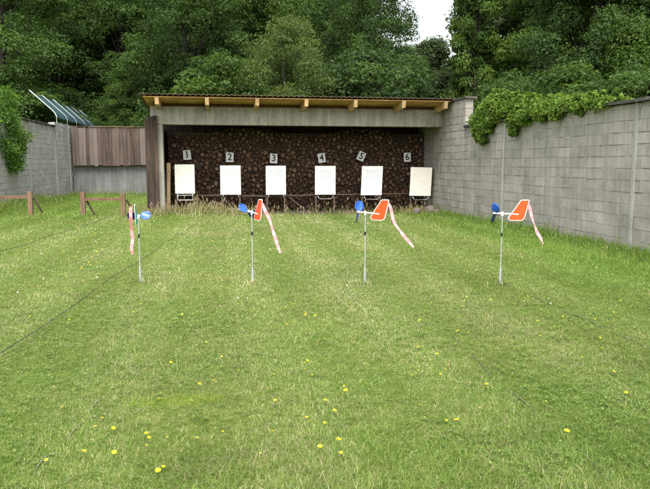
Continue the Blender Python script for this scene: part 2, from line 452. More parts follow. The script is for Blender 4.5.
# ------------------------------------------------------------------ shelter
SY = 18.8
def shelter():
    rn = random.Random(21)
    root = empty('shooting_shelter', 'open fronted concrete shelter with pine lined lean-to roof sheltering the targets', 'shelter', (0, SY, 0))
    L, Rr = -1.78, 6.66
    m = MB(); m.bevbox((L, 0, 2.56), (Rr, .28, 3.06), .012); m.build('lintel', M['lintel'], root)
    m = MB(); m.bevbox((-1.62, .01, -.1), (-1.46, .27, 2.556), .01); m.build('concrete_pillar', M['lintel'], root)
    # left cladding of old sleepers, seen end-on
    m = MB(); x = -1.93
    for w, h, q in ((.085, 2.70, .02), (.13, 2.77, 0), (.12, 2.79, .03)):
        m.box((x, -.12 + q, -.1), (x + w - .002, .03, h), 0, .006, rn); x += w
    m.build('timber_sleeper', M['sleeper'], root)
    m = MB(); y = .05
    while y < 2.5:
        m.box((-1.93, y, -.1), (-1.64, y + .21, 2.55 + rn.uniform(-.03, .03)), 0, .01, rn); y += .225
    m.build('side_cladding', M['sleeper'], root)
    # side wall on the right : block, higher than the boundary wall
    m = MB(); blocks(m, 0, 4.4, None, 3.22, .22, rn, .45, .195)
    m.v = [(WX - .004 + p[1], p[0] - 1.75, p[2]) for p in m.v]; m.build('side_wall', M['block'], root)
    m = MB(); m.box((WX + .008, -1.715, -.1), (WX + .2, 2.64, 3.2)); m.build('mortar_bed', M['mortar'], root)
    m = MB(); u = -1.83
    while u < 2.6:
        l = rn.uniform(.3, .5); m.box((WX - .05, u, 3.225), (WX + .28, u + l - .01, 3.275), 0, .012, rn); u += l
    m.build('coping', M['coping'], root)
    # back wall
    m = MB(); m.box((-1.62, 2.45, -.1), (WX - .01, 2.63, 2.85)); m.build('back_wall', M['sleeper'], root)
    # roof : rises to the front
    sl = math.tan(R(5)); zr = lambda y: 3.23 - (y + .85) * sl    # underside of boards
    yf, yb = -.83, 2.75
    m = MB(); y = yf + .02
    while y < yb:
        w = .14
        vs = []
        y1 = min(y + w - .005, yb); z0, z1 = zr(y), zr(y1)
        m.add([(-1.88, y, z0), (6.6, y, z0), (6.6, y1, z1), (-1.88, y1, z1), (-1.88, y, z0 + .022), (6.6, y, z0 + .022), (6.6, y1, z1 + .022), (-1.88, y1, z1 + .022)],
              [(0, 1, 2, 3), (4, 5, 6, 7), (0, 1, 5, 4), (1, 2, 6, 5), (2, 3, 7, 6), (3, 0, 4, 7)])
        y += w
    m.build('roof_boards', M['wood_roof'], root)
    for px in (157, 207, 257, 306, 355, 403, 450):
        x = PY(px, 99, SY - .72).x
        if px == 450: x = 6.46
        m = MB(); d = .19; a, b = yf - .03, yb - .1; w = .05
        vs = []
        for yy in (a, b):
            zt = zr(yy) - .002; 
            for dx in (-w, w):
                vs += [(x + dx, yy, zt), (x + dx, yy + (.05 if yy == a else 0), zt - d)]
        m.add(vs, [(0, 1, 3, 2), (4, 6, 7, 5), (0, 4, 5, 1), (2, 3, 7, 6), (0, 2, 6, 4), (1, 5, 7, 3)])
        m.build('rafter', M['wood_rafter'], root)
    # corrugated sheets
    nx = int(8.75 / .146 * 8); vs = []; fs = []
    xs = [-1.98 + 8.75 * i / nx for i in range(nx + 1)]; ysr = [yf - .07, .4, 1.6, yb + .12]
    for top in (0, 1):
        for yy in ysr:
            for x in xs:
                vs.append((x, yy, zr(yy) + .062 +   .013 * math.cos(2 * math.pi * x / .146) + top * .009))
    w = nx + 1; K = len(ysr)
    for top in (0, 1):
        for j in range(K - 1):
            for i in range(nx): a = top * K * w + j * w + i; fs.append((a, a + 1, a + w + 1, a + w))
    for j in (0, K - 1):
        for i in range(nx): a = j * w + i; fs.append((a, a + 1, a + 1 + K * w, a + K * w))
    m = MB(); m.add(vs, fs); m.build('roof_sheet', M['corrugated'], root)
    return root
shelter()

m = MB(); m.box((-.05, -.02, 0), (.06, .02, 1.45), 0, .006); 
tag(m.build('plank', M['plank'], None, (-1.40, 19.16, .05), (R(-3), R(1.5), 0)), 'pale wooden plank leaning upright inside the left pillar of the shelter', 'plank')

# ------------------------------------------------------------------ firewood pile
def firewood():
    rn = random.Random(3); C = []
    x0, x1, z0, z1 = -1.44, 6.60, .02, 2.48
    # grow rows of round logs resting in the hollows of the row below
    cell = {}
    def ok(x, z, r):
        cx, cz = int(x / .2), int(z / .2)
        for a in range(cx - 1, cx + 2):
            for b in range(cz - 1, cz + 2):
                for (X, Z, Q) in cell.get((a, b), ()):
                    if (X - x) ** 2 + (Z - z) ** 2 < (Q + r) ** 2 * .90: return False
        return True
    for rr, tries in ((.070, 900), (.060, 6000), (.050, 12000), (.040, 18000), (.031, 18000), (.022, 22000), (.015, 26000)):
        for _ in range(tries):
            r = rr * rn.uniform(.9, 1.1); x = rn.uniform(x0 + r, x1 - r); z = rn.uniform(z0 + r, z1 - r + .12 * math.sin(x * 1.7))
            if ok(x, z, r):
                C.append((x, z, r)); cell.setdefault((int(x / .2), int(z / .2)), []).append((x, z, r))
    def cyl(mb, x, y, z, r, n, L, seed):
        q = random.Random(seed); ph = q.uniform(0, 6); el = q.uniform(.8, 1.0); ang = q.uniform(0, 3)
        kind = q.random(); ring = []
        for k in range(n):
            a = k * 2 * math.pi / n + ph
            rr = r * (1 + q.uniform(-.12, .12))
            px, pz = math.cos(a) * rr, math.sin(a) * rr * el
            if kind < .55:                                   # split log : flat face
                px = min(px, r * (.1 + .5 * kind))
            ring.append((px * math.cos(ang) - pz * math.sin(ang), px * math.sin(ang) + pz * math.cos(ang)))
        dx, dz = q.uniform(-.02, .02), q.uniform(-.012, .012); ty, tx = q.uniform(-.02, .02), q.uniform(-.02, .02)
        vs = [(x + p[0] * .94, y - .004 + p[0] * ty * 4, z + p[1] * .94) for p in ring]
        vs += [(x + p[0], y + .006 + p[0] * ty * 4, z + p[1]) for p in ring]
        vs += [(x + p[0] + dx, y + L, z + p[1] + dz) for p in ring]
        fs = [tuple(range(n))] + [(k, (k + 1) % n, n + (k + 1) % n, n + k) for k in range(n)]
        mb.add(vs, fs, 0)
        mb.add(vs, [(n + k, n + (k + 1) % n, 2 * n + (k + 1) % n, 2 * n + k) for k in range(n)] + [tuple(2 * n + k for k in range(n))[::-1]], 1)
    BO = [(177, 196), (220, 241), (266, 287), (315, 336), (361, 383), (409, 432)]
    def shown(x, z):
        if z > 1.55 or z < .45: return True
        d = math.degrees(math.atan2(x, 20.4) - YAW); px = 325 + 650 * math.tan(math.radians(d))
        return not any(a < px < b for a, b in BO)
    order = sorted(range(len(C)), key=lambda i: -C[i][2] * (1 if shown(C[i][0], C[i][1]) and C[i][1] < 2.15 else .3))
    single = set(order[:300]); rest = MB(); rest.box((-1.46, 20.55, -.05), (6.62, 21.1, 2.42), 1)
    for i, (x, z, r) in enumerate(C):
        y = 20.42 + rn.uniform(-.05, .05) + (.05 if r < .05 else 0)
        if i in single:
            m = MB(); cyl(m, 0, 0, 0, r, 11, .6, i)
            o = m.build('firewood_log', [M['log_end'], M['log_bark']], None, (x, y, z))
            tag(o, 'round cut firewood log end in the stacked pile behind the targets', 'log', 'firewood logs stacked behind the targets')
        else: cyl(rest, x, y, z, r, 9, .6, i)
    tag(rest.build('firewood_pile', [M['log_end'], M['log_bark']]), 'smaller split logs packed between the big logs of the firewood pile', 'firewood', kind='stuff')
    print('logs', len(C))
firewood()

# ------------------------------------------------------------------ targets
def target(i, box, label, paper, printed, tray):
    x0, y0, x1, y1 = box; Y = 19.45
    a, b = PY(x0, y0, Y), PY(x1, y1, Y); cx = (a.x + b.x) / 2; w = b.x - a.x; zb, zt = b.z, a.z
    g = float(gz(cx, Y))
    root = empty('target_stand', label, 'target', (cx, Y, g), 0, 'numbered target stands in the shelter')
    zb -= g; zt -= g; rn = random.Random(i)
    for s in (-1, 1):
        m = MB(); m.box((s * w * .44 - .022, .05, 0), (s * w * .44 + .022, .09, zt - .06), 0, .004, rn); m.build('leg', M['leg_wood'], root)
    for z in (zb + .08, zt - .15):
        m = MB(); m.box((-w * .5, .03, z), (w * .5, .049, z + .06)); m.build('crossbar', M['leg_wood'], root)
    tilt = {5: R(-1.5), 6: R(2)}.get(i, R(.4) * (-1) ** i)
    bd = MB(); bd.box((-w / 2, .006, zb + .004), (w / 2, .028, zt - .004)); bd.build('backing_board', M['boardback'], root, rot=(0, 0, 0))
    m = MB(); nx, nz = 6, 8; vs = []; fs = []
    for k in range(nz + 1):
        for q in range(nx + 1):
            u, v = q / nx - .5, k / nz
            sk = (v - .5) * {5: .05, 6: .05}.get(i, .0)
            bow = .012 * math.sin(v * 3 + i) * (u * 2) ** 2 + (.02 * max(0, .12 - v) * 4 if u > .3 else 0)
            vs.append((u * w * 1.0 + sk * w, -.002 - bow - .004, zb + (zt - zb) * v + (.012 * (u + .5) * (-1 if i == 6 else 0))))
    for k in range(nz):
        for q in range(nx): c = k * (nx + 1) + q; fs.append((c, c + 1, c + nx + 2, c + nx + 1))
    n0 = len(vs); vs2 = [(p[0], p[1] + .003, p[2]) for p in vs]
    m.add(vs + vs2, fs + [tuple(k + n0 for k in f[::-1]) for f in fs]); sheet = m.build('paper_sheet', M[paper], root)
    if printed:
        m = MB()
        def ring(x, z, r, t=.006):
            n = 14; vs = []
            for rr in (r, r - t):
                vs += [(x + rr * math.cos(k * 2 * math.pi / n), -.0185, z + rr * math.sin(k * 2 * math.pi / n)) for k in range(n)]
            m.add(vs, [(k, (k + 1) % n, n + (k + 1) % n, n + k) for k in range(n)])
        H = zt - zb; rows, cols = (5, 5)
        for r_ in range(rows):
            for c_ in range(cols):
                x = (c_ - 2) * w * .125 + .01; z = zt - H * (.14 + .065 * r_)
                ring(x, z, .022, .005); ring(x, z, .008, .008)
        for sx in (-1, 1):
            for z in (zt - H * .12, zt - H * .45):
                ring(sx * w * .4, z, .020, .008); m.box((sx * w * .4 - .003, -.0186, z - .03), (sx * w * .4 + .003, -.018, z + .03))
        m.build('target_print', M['ink'], sheet)
    m = MB(); ww = w * .38
    if tray == 'full':
        m.tube([(-ww, 0, zb - .02), (-ww, -.01, zb - .19), (ww, -.01, zb - .19), (ww, 0, zb - .02)], .012, 6); m.tube([(-ww, 0, zb - .05), (ww, 0, zb - .05)], .008, 6)
    elif tray == 'u':
        m.tube([(-ww, 0, zb - .03), (-ww * .75, -.01, zb - .13), (ww * .75, -.01, zb - .13), (ww, -.02, zb - .04), (ww * 1.04, -.02, zb - .12)], .010, 6)
    else:
        for s in (-1, 1): m.tube([(s * ww, 0, zb + .02), (s * ww, -.01, zb - .10)], .010, 6)
    m.build('wire_bracket', M['steel' if tray != 'full' else 'white'], root, smooth=True)
target(1, (174.5, 164.5, 195, 193.5), 'target stand with blank white sheet below number 1, nearest the timber post', 'paper_warm', False, 'full')
target(2, (220, 165.5, 241, 194.5), 'target stand with faintly printed white sheet hanging below number 2', 'paper', True, 'pins')
target(3, (265.7, 165.8, 286, 194.5), 'target stand with printed white sheet below number 3, two small hooks beneath', 'paper', True, 'pins')
target(4, (315, 166, 335.5, 194.5), 'target stand with printed white sheet standing below number 4', 'paper', True, 'u')
target(5, (361.5, 166.2, 382, 195), 'target stand with printed sheet below the strongly tilted number 5', 'paper', True, 'u')
target(6, (410.3, 167.2, 431, 195.5), 'target stand with blank cream sheet below number 6 near the block wall', 'paper_cream', False, 'u')

def placard(n, px, py, tilt, label):
    p = PY(px, py, 20.3); root = empty('number_plate', label, 'number sign', p, 0, 'number plates fixed to the log pile')
    root.rotation_euler = (R(-3), tilt, 0); rn = random.Random(n)
    m = MB(); m.box((-.115, 0, -.145), (.115, .012, .145), 0, .004, rn); m.build('plate', M['placard'], root)
    cu = bpy.data.curves.new('numeral', 'FONT'); cu.body = str(n); cu.size = .29; cu.align_x = 'CENTER'; cu.align_y = 'CENTER'
    cu.extrude = .002; cu.offset = .005
    tmp = bpy.data.objects.new('numeral', cu); COL.objects.link(tmp)
    dg = bpy.context.evaluated_depsgraph_get(); me = bpy.data.meshes.new_from_object(tmp.evaluated_get(dg))
    bpy.data.objects.remove(tmp); me.materials.clear(); me.materials.append(M['digit'])
    o = link('numeral', me, root, (0, -.005, 0), (R(90), 0, 0)); o.scale = (.95, 1, 1)
    m = MB(); m.box((-.01, .0125, -.03), (.01, .16, .03)); m.build('nail_batten', M['leg_wood'], root)
placard(1, 187, 155, R(-5), 'white plate with black number 1 on the logs, above the blank left target')
placard(2, 229.7, 157.3, R(2), 'white plate with black number 2 fixed to the log pile')
placard(3, 273.7, 158.5, R(3), 'white plate with black number 3 fixed to the log pile')
placard(4, 321.7, 158, R(-8), 'slightly tilted white plate with black number 4 on the logs')
placard(5, 361.3, 156.3, R(25), 'strongly tilted white plate with black number 5 on the logs')
placard(6, 407.3, 157.3, R(0), 'white plate with black number 6 above the cream target sheet')

# thin horizontal rail and loose stick behind the targets
m = MB(); m.tube([(-1.3, 0, .56), (1.5, .02, .50), (3.4, 0, .53), (6.4, 0, .55)], [.02, .024, .022, .018], 7)
tag(m.build('rail_pole', M['leg_wood'], None, (0, 19.75, 0), smooth=True), 'thin bare wooden pole running behind all the target stands', 'pole')
m = MB(); a, b = PY(289, 197, 19.3), PY(311, 215, 19.1); m.tube([a, b], .012, 6)
tag(m.build('stick', M['leg_wood']), 'thin stick leaning between target 3 and target 4', 'stick')

# rubble
def stone(px, py, r, sq, label, seed, mat='stone'):
    p = gp(px, py); bm = bmesh.new(); bmesh.ops.create_icosphere(bm, subdivisions=2, radius=1); rn = random.Random(seed)
    ax = [(Vector((rn.gauss(0, 1), rn.gauss(0, 1), rn.gauss(0, 1))).normalized(), rn.uniform(.55, .95)) for _ in range(9)]
    for v in bm.verts:
        for d, l in ax:
            k = v.co.dot(d)
            if k > l: v.co -= d * (k - l)
        v.co = Vector((v.co.x * r[0], v.co.y * r[1], v.co.z * r[2]))
    me = bpy.data.meshes.new('stone'); bm.to_mesh(me); bm.free(); me.materials.append(M[mat])
    tag(link('stone', me, None, (p.x, p.y, p.z + r[2] * .6), (0, 0, rn.uniform(0, 3))), label, 'stone')
stone(429, 213.5, (.24, .2, .16), 0, 'largest rough grey stone lying by the block wall under target 6', 1)
stone(417, 214, (.13, .12, .12), 0, 'small pinkish stone lying between the legs of target 6', 2)
stone(437, 214, (.14, .13, .10), 0, 'flat grey stone touching the foot of the block wall', 3)
m = MB(); m.bevbox((-.13, -.07, 0), (.13, .07, .11), .012); p = gp(235, 214)
tag(m.build('concrete_brick', M['post_concrete'], None, (p.x, p.y, p.z + .02), (0, R(3), R(8))), 'pale concrete brick on the grass at the foot of target 2', 'brick')

# ------------------------------------------------------------------ low wooden barriers
def barrier(xa, xb, Y, label, lean, seed):
    rn = random.Random(seed); g = float(gz((xa + xb) / 2, Y)); root = empty('wooden_barrier', label, 'barrier', ((xa + xb) / 2, Y, g), 0, 'low wooden barriers on the left')
    h = (xb - xa) / 2
    for s in (-1, 1):
        m = MB(); m.box((s * h - .06, -.06, -.1), (s * h + .06, .06, .64 + (.05 if s < 0 else 0)), 0, .006, rn); m.build('post', M['rail_wood'], root)
    m = MB(); m.box((-h + .058, -.045, .44), (h - .058, .045, .525), 0, .006, rn); m.build('crossbar', M['rail_wood'], root)
    for s in lean:
        m = MB(); x = s * h + (.09 if s < 0 else .09)
        vs = [(x, .1), (x + .06, .1)]
        m.tube([(x, .03, .46), (x + .22, .03, .03)], .028, 6); m.build('brace', M['sleeper'], root)
barrier(-6.75, -5.22, 19.5, 'reddish wooden barrier running off towards the left wall', (1,), 2)
barrier(-3.76, -2.66, 19.3, 'complete reddish wooden barrier between left wall and timber post', (-1, 1), 3)

# ------------------------------------------------------------------ wind flags
def lathe_pole(root, h):
    m = MB(); m.tube([(0, 0, -.1), (0, 0, 0), (0, 0, .16)], [.006, .016, .016], 10); m.tube([(0, 0, .161), (0, 0, .21)], [.013, .010], 10); m.build('base_socket', M['alu'], root, smooth=False)
    m = MB(); m.tube([(0, 0, .15), (0, 0, h - .02)], .0075, 9); m.build('pole', M['alu'], root)
    m = MB(); m.tube([(0, 0, h * .68), (0, 0, h * .68 + .045)], .013, 9); m.build('collar', M['black'], root)
def wind_flag(base, h, yaw, label, ribbon, spin, back='orange', pitch=38):
    root = empty('wind_flag', label, 'wind flag', base, 0, 'orange wind flags planted on the range')
    lathe_pole(root, h)
    m = MB(); m.tube([(0, 0, h - .03), (0, 0, h + .02)], .014, 10)
    piv = m.build('pivot', M['white'], root)
    ez = yaw
    def part(mb, name, mats, parent=root, **k):
        c, s = math.cos(ez), math.sin(ez)
        mb.v = [(p[0] * c - p[1] * s, p[0] * s + p[1] * c, p[2] + h) for p in mb.v]
        return mb.build(name, mats, parent, **k)
    m = MB(); m.tube([(-.095, 0, .004), (.20, 0, -.012)], .0085, 8); part(m, 'arm', M['white'])
    # sail : white plate with an orange panel on each face
    out = [(.072, -.050), (.080, -.076), (.105, -.092), (.235, -.090), (.262, -.078), (.280, -.046), (.328, .150), (.328, .164), (.318, .170), (.235, .170), (.218, .160)]
    cx = sum(p[0] for p in out) / len(out); cz = sum(p[1] for p in out) / len(out)
    m = MB(); m.prism(out, -.003, .003); sail = part(m, 'sail', M['white'])
    def inset(pts, d):
        res = []; n = len(pts)
        for i in range(n):
            p = Vector(pts[i]); a = Vector(pts[i - 1]); b = Vector(pts[(i + 1) % n])
            e1 = (p - a).normalized(); e2 = (b - p).normalized(); n1 = Vector((-e1.y, e1.x)); n2 = Vector((-e2.y, e2.x))
            t = (n1 + n2); t = t / max(.3, t.dot(n1)); res.append((p.x + t.x * d, p.y + t.y * d))
        return res
    # polygon runs clockwise or not : keep the inset that shrinks
    A = inset(out, .008)
    if sum((p[0] - cx) ** 2 for p in A) > sum((p[0] - cx) ** 2 for p in out): A = inset(out, -.008)
    m = MB(); m.prism(A, -.0045, -.0031); part(m, 'sail_panel', M['orange'], sail)
    m = MB(); m.prism(A, .0031, .0045); part(m, 'sail_panel', M[back], sail)
    # propeller : two twisted blades at the windward end
    m = MB(); m.tube([(-.115, 0, .004), (-.085, 0, .004)], [.010, .016], 9); hub = part(m, 'hub', M['white'])
    for s, mat in ((0, 'blue'), (1, 'bluedark' if spin[1] else 'blue')):
        m = MB(); vs = []; fs = []; nu, nv = 8, 6; th = spin[0] + s * math.pi; pit = R(pitch)
        for side in (0, 1):
            for a in range(nu + 1):
                u = a / nu; r = .018 + .125 * u; wid = .062 * math.sqrt(max(0, math.sin(math.pi * min(.985, .10 + .86 * u)))) * (1.0)
                pt = pit * (1.25 - .6 * u)
                for b in range(nv + 1):
                    q = (b / nv - .5) * 2
                    t = q * wid; ax = t * math.sin(pt) + .014 * (q * q - .4) + (side - .5) * .004; tg = t * math.cos(pt)
                    y_ = r * math.cos(th) - tg * math.sin(th); z_ = r * math.sin(th) + tg * math.cos(th)
                    vs.append((-.105 + ax, y_, z_ + .004))
        w = nv + 1; n0 = (nu + 1) * w
        for side in (0, 1):
            for a in range(nu):
                for b in range(nv): k = side * n0 + a * w + b; fs.append((k, k + 1, k + w + 1, k + w))
        rim = [b for b in range(w)] + [a * w + nv for a in range(1, nu + 1)] + [nu * w + b for b in range(nv - 1, -1, -1)] + [a * w for a in range(nu - 1, 0, -1)]
        for i in range(len(rim)): a_, b_ = rim[i], rim[(i + 1) % len(rim)]; fs.append((a_, b_, b_ + n0, a_ + n0))
        m.add(vs, fs); part(m, 'blade', M[mat], hub, smooth=True)
    # tape streamer, world-oriented offsets from the pivot
    m = MB(); pts = [Vector(p) for p in ribbon]; n = 40; cv = []
    def at(t):
        k = t * (len(pts) - 1); i = min(int(k), len(pts) - 2); f = k - i
        p0 = pts[max(i - 1, 0)]; p1 = pts[i]; p2 = pts[i + 1]; p3 = pts[min(i + 2, len(pts) - 1)]
        return .5 * ((2 * p1) + (p2 - p0) * f + (2 * p0 - 5 * p1 + 4 * p2 - p3) * f * f + (3 * p1 - p0 - 3 * p2 + p3) * f ** 3)
    L = [at(i / n) for i in range(n + 1)]; rows = []
    for i, p in enumerate(L):
        d = (L[min(i + 1, n)] - L[max(i - 1, 0)]).normalized(); tw = .5 * math.sin(i * .33 + h * 9) + .25
        side = d.cross(Vector((0, 1, 0))).normalized(); side = side * math.cos(tw) + Vector((0, 1, 0)) * math.sin(tw)
        wd = .019 * (.35 if i == 0 else 1)
        rows.append((p - side * wd + Vector((0, 0, h)), p + side * wd + Vector((0, 0, h))))
    nrm = Vector((0, .0012, 0))
    vs = [q for a, b in rows for q in (a, b)] + [q + nrm for a, b in rows for q in (a, b)]
    fs = []; mi = []; o = 2 * (n + 1)
    m.add(vs, [])
    for i in range(n):
        k = 2 * i; col = 1 if (i // 3) % 2 else 0
        for off in (0, o):
            m.f.append((k + off, k + 1 + off, k + 3 + off, k + 2 + off)); m.mi.append(col)
    m.build('streamer', [M['pink'], M['palepink']], root, smooth=True)
    return root
def flag_at(px, py, head_py):
    b = gp(px, py); t = PY(px, head_py, b.y); return b, t.z - b.z
b, h = flag_at(140.5, 282, 216.5)
wind_flag(b, h, R(-90), 'wind flag seen edge-on with spread blue blades, leftmost of the four flags',
          [(-.04, -.318, .15), (-.047, -.325, .10), (-.048, -.32, 0), (-.055, -.27, -.12), (-.045, -.26, -.25), (-.06, -.27, -.36), (-.05, -.26, -.44)], (R(2), True), 'green', -38)
b, h = flag_at(252.7, 284, 212)
wind_flag(b, h, R(-70), 'wind flag with narrow turned orange sail in front of target 3',
          [(.108, -.30, .13), (.15, -.31, .02), (.19, -.32, -.06), (.225, -.34, -.18), (.26, -.36, -.30), (.29, -.37, -.40), (.315, -.38, -.46)], (R(150), True))
b, h = flag_at(364.8, 283, 212.5)
wind_flag(b, h, R(-41), 'wind flag with wide orange sail in front of target 5',
          [(.242, -.21, .13), (.27, -.21, .06), (.31, -.22, -.10), (.38, -.25, -.21), (.44, -.27, -.29), (.50, -.28, -.36), (.545, -.29, -.41)], (R(72), True), 'orange', -38)
b, h = flag_at(500, 284, 213.5)
wind_flag(b, h, R(-10), 'wind flag with broad orange sail standing against the block wall, rightmost flag',
          [(.322, -.055, .12), (.335, -.06, .05), (.36, -.07, -.05), (.39, -.09, -.15), (.425, -.10, -.24), (.465, -.12, -.31), (.49, -.13, -.38)], (R(120), True))

# ------------------------------------------------------------------ cables in the grass
def cable(p0, p1, r, mat, label, z=.035, sag=0, seed=0, cat='cable', wig=.02):
    rn = random.Random(seed); n = 40; pts = []
    ph = rn.uniform(0, 6)
    for i in range(n + 1):
        t = i / n; x = p0.x + (p1.x - p0.x) * t; y = p0.y + (p1.y - p0.y) * t
        x += wig * math.sin(t * 9 + ph) * math.sin(math.pi * t)
        pts.append((x, y, float(gz(x, y)) + z + .010 * math.sin(t * 23 + ph)))
    m = MB(); m.tube(pts, r, 6); tag(m.build('ground_cable', M[mat], smooth=True), label, cat)
cable(gp(-25, 377), gp(200, 217), .0036, 'cable', 'black cable stretched diagonally from the left edge past the leftmost flag', .045, seed=1, wig=.012)
cable(gp(-20, 263), gp(112, 219), .0042, 'cable', 'thin dark cable crossing the grass in front of the wooden barriers', .075, seed=2)
cable(gp(505, 285), gp(690, 368), .004, 'cord', 'grey cord running from the rightmost flag towards the right edge', .012, seed=3, wig=.015)
cable(gp(452, 337), gp(640, 508), .0035, 'cord', 'faint grey cord half sunk in the near grass at lower right', .004, seed=4, wig=.012)
cable(gp(110, 392), gp(8, 500), .0035, 'cord', 'faint grey cord half sunk in the near grass at lower left', .002, seed=5, wig=.012)

# ------------------------------------------------------------------ grass
rng = np.random.default_rng(12)
def region_ok(x, y):
    k = (x < WX - .03) & ((y < 18.95) | (x < -1.98)) & (y < 32.2) & ((x > -6.68) | (y < 16))
    return k
def half(y): return np.clip(.55 * y + 1.6, 0, 20)
def scatter(y0, y1, dens, xlim=None):
    w = float(half(y1)); cx = math.tan(YAW) * (y0 + y1) / 2
    area = (y1 - y0) * 2 * w; n = int(area * dens)
    y = rng.uniform(y0, y1, n); x = cx + rng.uniform(-w, w, n)
    k = region_ok(x, y) & (np.abs(x - math.tan(YAW) * y) < half(y)); return x[k], y[k]
def palette(x, y, rnd_):
    """colour of each blade : fresh, olive, straw; camera vignetting darkens the foreground"""
    n1 = vnoise(x * .55, y * .55, 21); n2 = vnoise(x * 2.3, y * 1.6, 22); n3 = vnoise(x * 7, y * 7, 23)
    dry = .21 + .46 * np.clip(n1 * .6 + n2 * .35 + n3 * .3 - .32, 0, 1)
    dry += .10 * np.exp(-((x - 1.1 - .0 * y) / 1.3) ** 2) + .10 * np.exp(-((x - 2.6) / .8) ** 2)
    dry += .07 * np.sin((x - .15) * 2 * math.pi / 1.15 + .6)
    strip = vnoise(x * 1.25 + .3, y * .13, 71); dry += .34 * (strip - .45) * sstep(3.2, 6.5, y)
    dry += .22 * np.exp(-((x + .15) / .35) ** 2 - ((y - 5.6) / .7) ** 2) + .16 * np.exp(-((x + .35) / .5) ** 2) * sstep(7, 10, y) + .12 * np.exp(-((x - 1.5) / .5) ** 2) * sstep(6, 9, y)
    dry -= .12 * sstep(1.1, 2.2, x) * sstep(5., 3.4, y) + .12 * sstep(-.5, -1.2, x) * sstep(5., 3.4, y)
    dry -= .28 * sstep(4.2, 5.4, x) * sstep(6, 8, y) + .26 * sstep(-2.6, -4.0, x) * sstep(14, 18, y) + .14 * sstep(18.5, 20, y)
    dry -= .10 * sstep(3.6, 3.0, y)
    dry -= .10 * sstep(5.2, 3.0, y)  # less straw close up, helps the vignetting painted into the foreground
    dry = np.clip(dry, .03, .8)
    u = rng.random(len(x)); v = rng.random(len(x))[:, None]
    fresh = np.array([.108, .186, .032]) * (1 - v) + np.array([.180, .280, .058]) * v
    olive = np.array([.165, .215, .052]) * (1 - v) + np.array([.260, .310, .098]) * v
    straw = np.array([.33, .31, .165]) * (1 - v) + np.array([.53, .49, .30]) * v
    dead = np.array([.17, .12, .06]) * (.6 + .9 * v)
    g = np.where((rng.random(len(x)) < .36 + .45 * dry)[:, None], olive, fresh)
    lush = (sstep(4.4, 5.6, x) * sstep(6, 8, y) + sstep(-2.6, -4.2, x) * sstep(15, 19, y))[:, None]
    g = g * (1 + lush * np.array([.0, .05, -.12]))
    c = np.where((u < dry)[:, None], straw, g); br = .03 + .16 * np.clip(vnoise(x * 5.5, y * 5.5, 27) * .6 + vnoise(x * 1.7, y * 1.7, 28) * .5 - .45, 0, 1) * 2
    c = np.where((u > 1 - br * (1 - .8 * sstep(4.4, 5.6, x) * sstep(6, 8, y)))[:, None], dead, c)
    c = c * ((.80 + .40 * vnoise(x * 9, y * 9, 29)) * (.93 + .12 * sstep(3.0, 6.0, y)) * (.86 + .26 * vnoise(x * .9, y * .35, 33)))[:, None]  # also darkens the nearest blades : camera vignetting put into their colour
    lime = np.exp(-((x + .28) / .34) ** 2 - ((y - 4.05) / .10) ** 2) + np.exp(-((x + 2.55) / .3) ** 2 - ((y - 5.5) / .3) ** 2)
    c = np.where((lime * rng.random(len(x)) > .3)[:, None], np.array([.24, .33, .02]), c)
    return c
def blades(x, y, hgt, wid, lean, tint):
    n = len(x); z = gz(x, y) - .004
    a = rng.uniform(0, 2 * math.pi, n); ld = rng.uniform(0, 2 * math.pi, n)
    # mowing stripes : neighbouring passes lay the blades opposite ways
    stripe = np.sign(np.sin((x - .15) * 2 * math.pi / 1.15)) 
    lx = np.cos(ld) * lean; ly = np.sin(ld) * lean + stripe * .22 * (hgt < .09)
    sx, sy = np.cos(a) * wid / 2, np.sin(a) * wid / 2
    P = np.zeros((n, 2, 4, 3))
    def ptt(t, bend): return np.stack([x + lx * hgt * bend, y + ly * hgt * bend, z + hgt * t], -1)
    b0 = ptt(0, 0); b1 = ptt(.55, .28); b2 = ptt(1. , 1.)
    b2[:, 2] = z + hgt * np.clip(1.02 - .42 * lean ** 2, .15, 1)
    S = np.stack([sx, sy, 0 * sx], -1)
    P[:, 0, 0] = b0 - S; P[:, 0, 1] = b0 + S; P[:, 0, 2] = b1 + S * .85; P[:, 0, 3] = b1 - S * .85
    P[:, 1, 0] = b1 - S * .85; P[:, 1, 1] = b1 + S * .85; P[:, 1, 2] = b2 + S * .12; P[:, 1, 3] = b2 - S * .12
    return P.reshape(-1, 4, 3), np.repeat(tint, 2, 0)
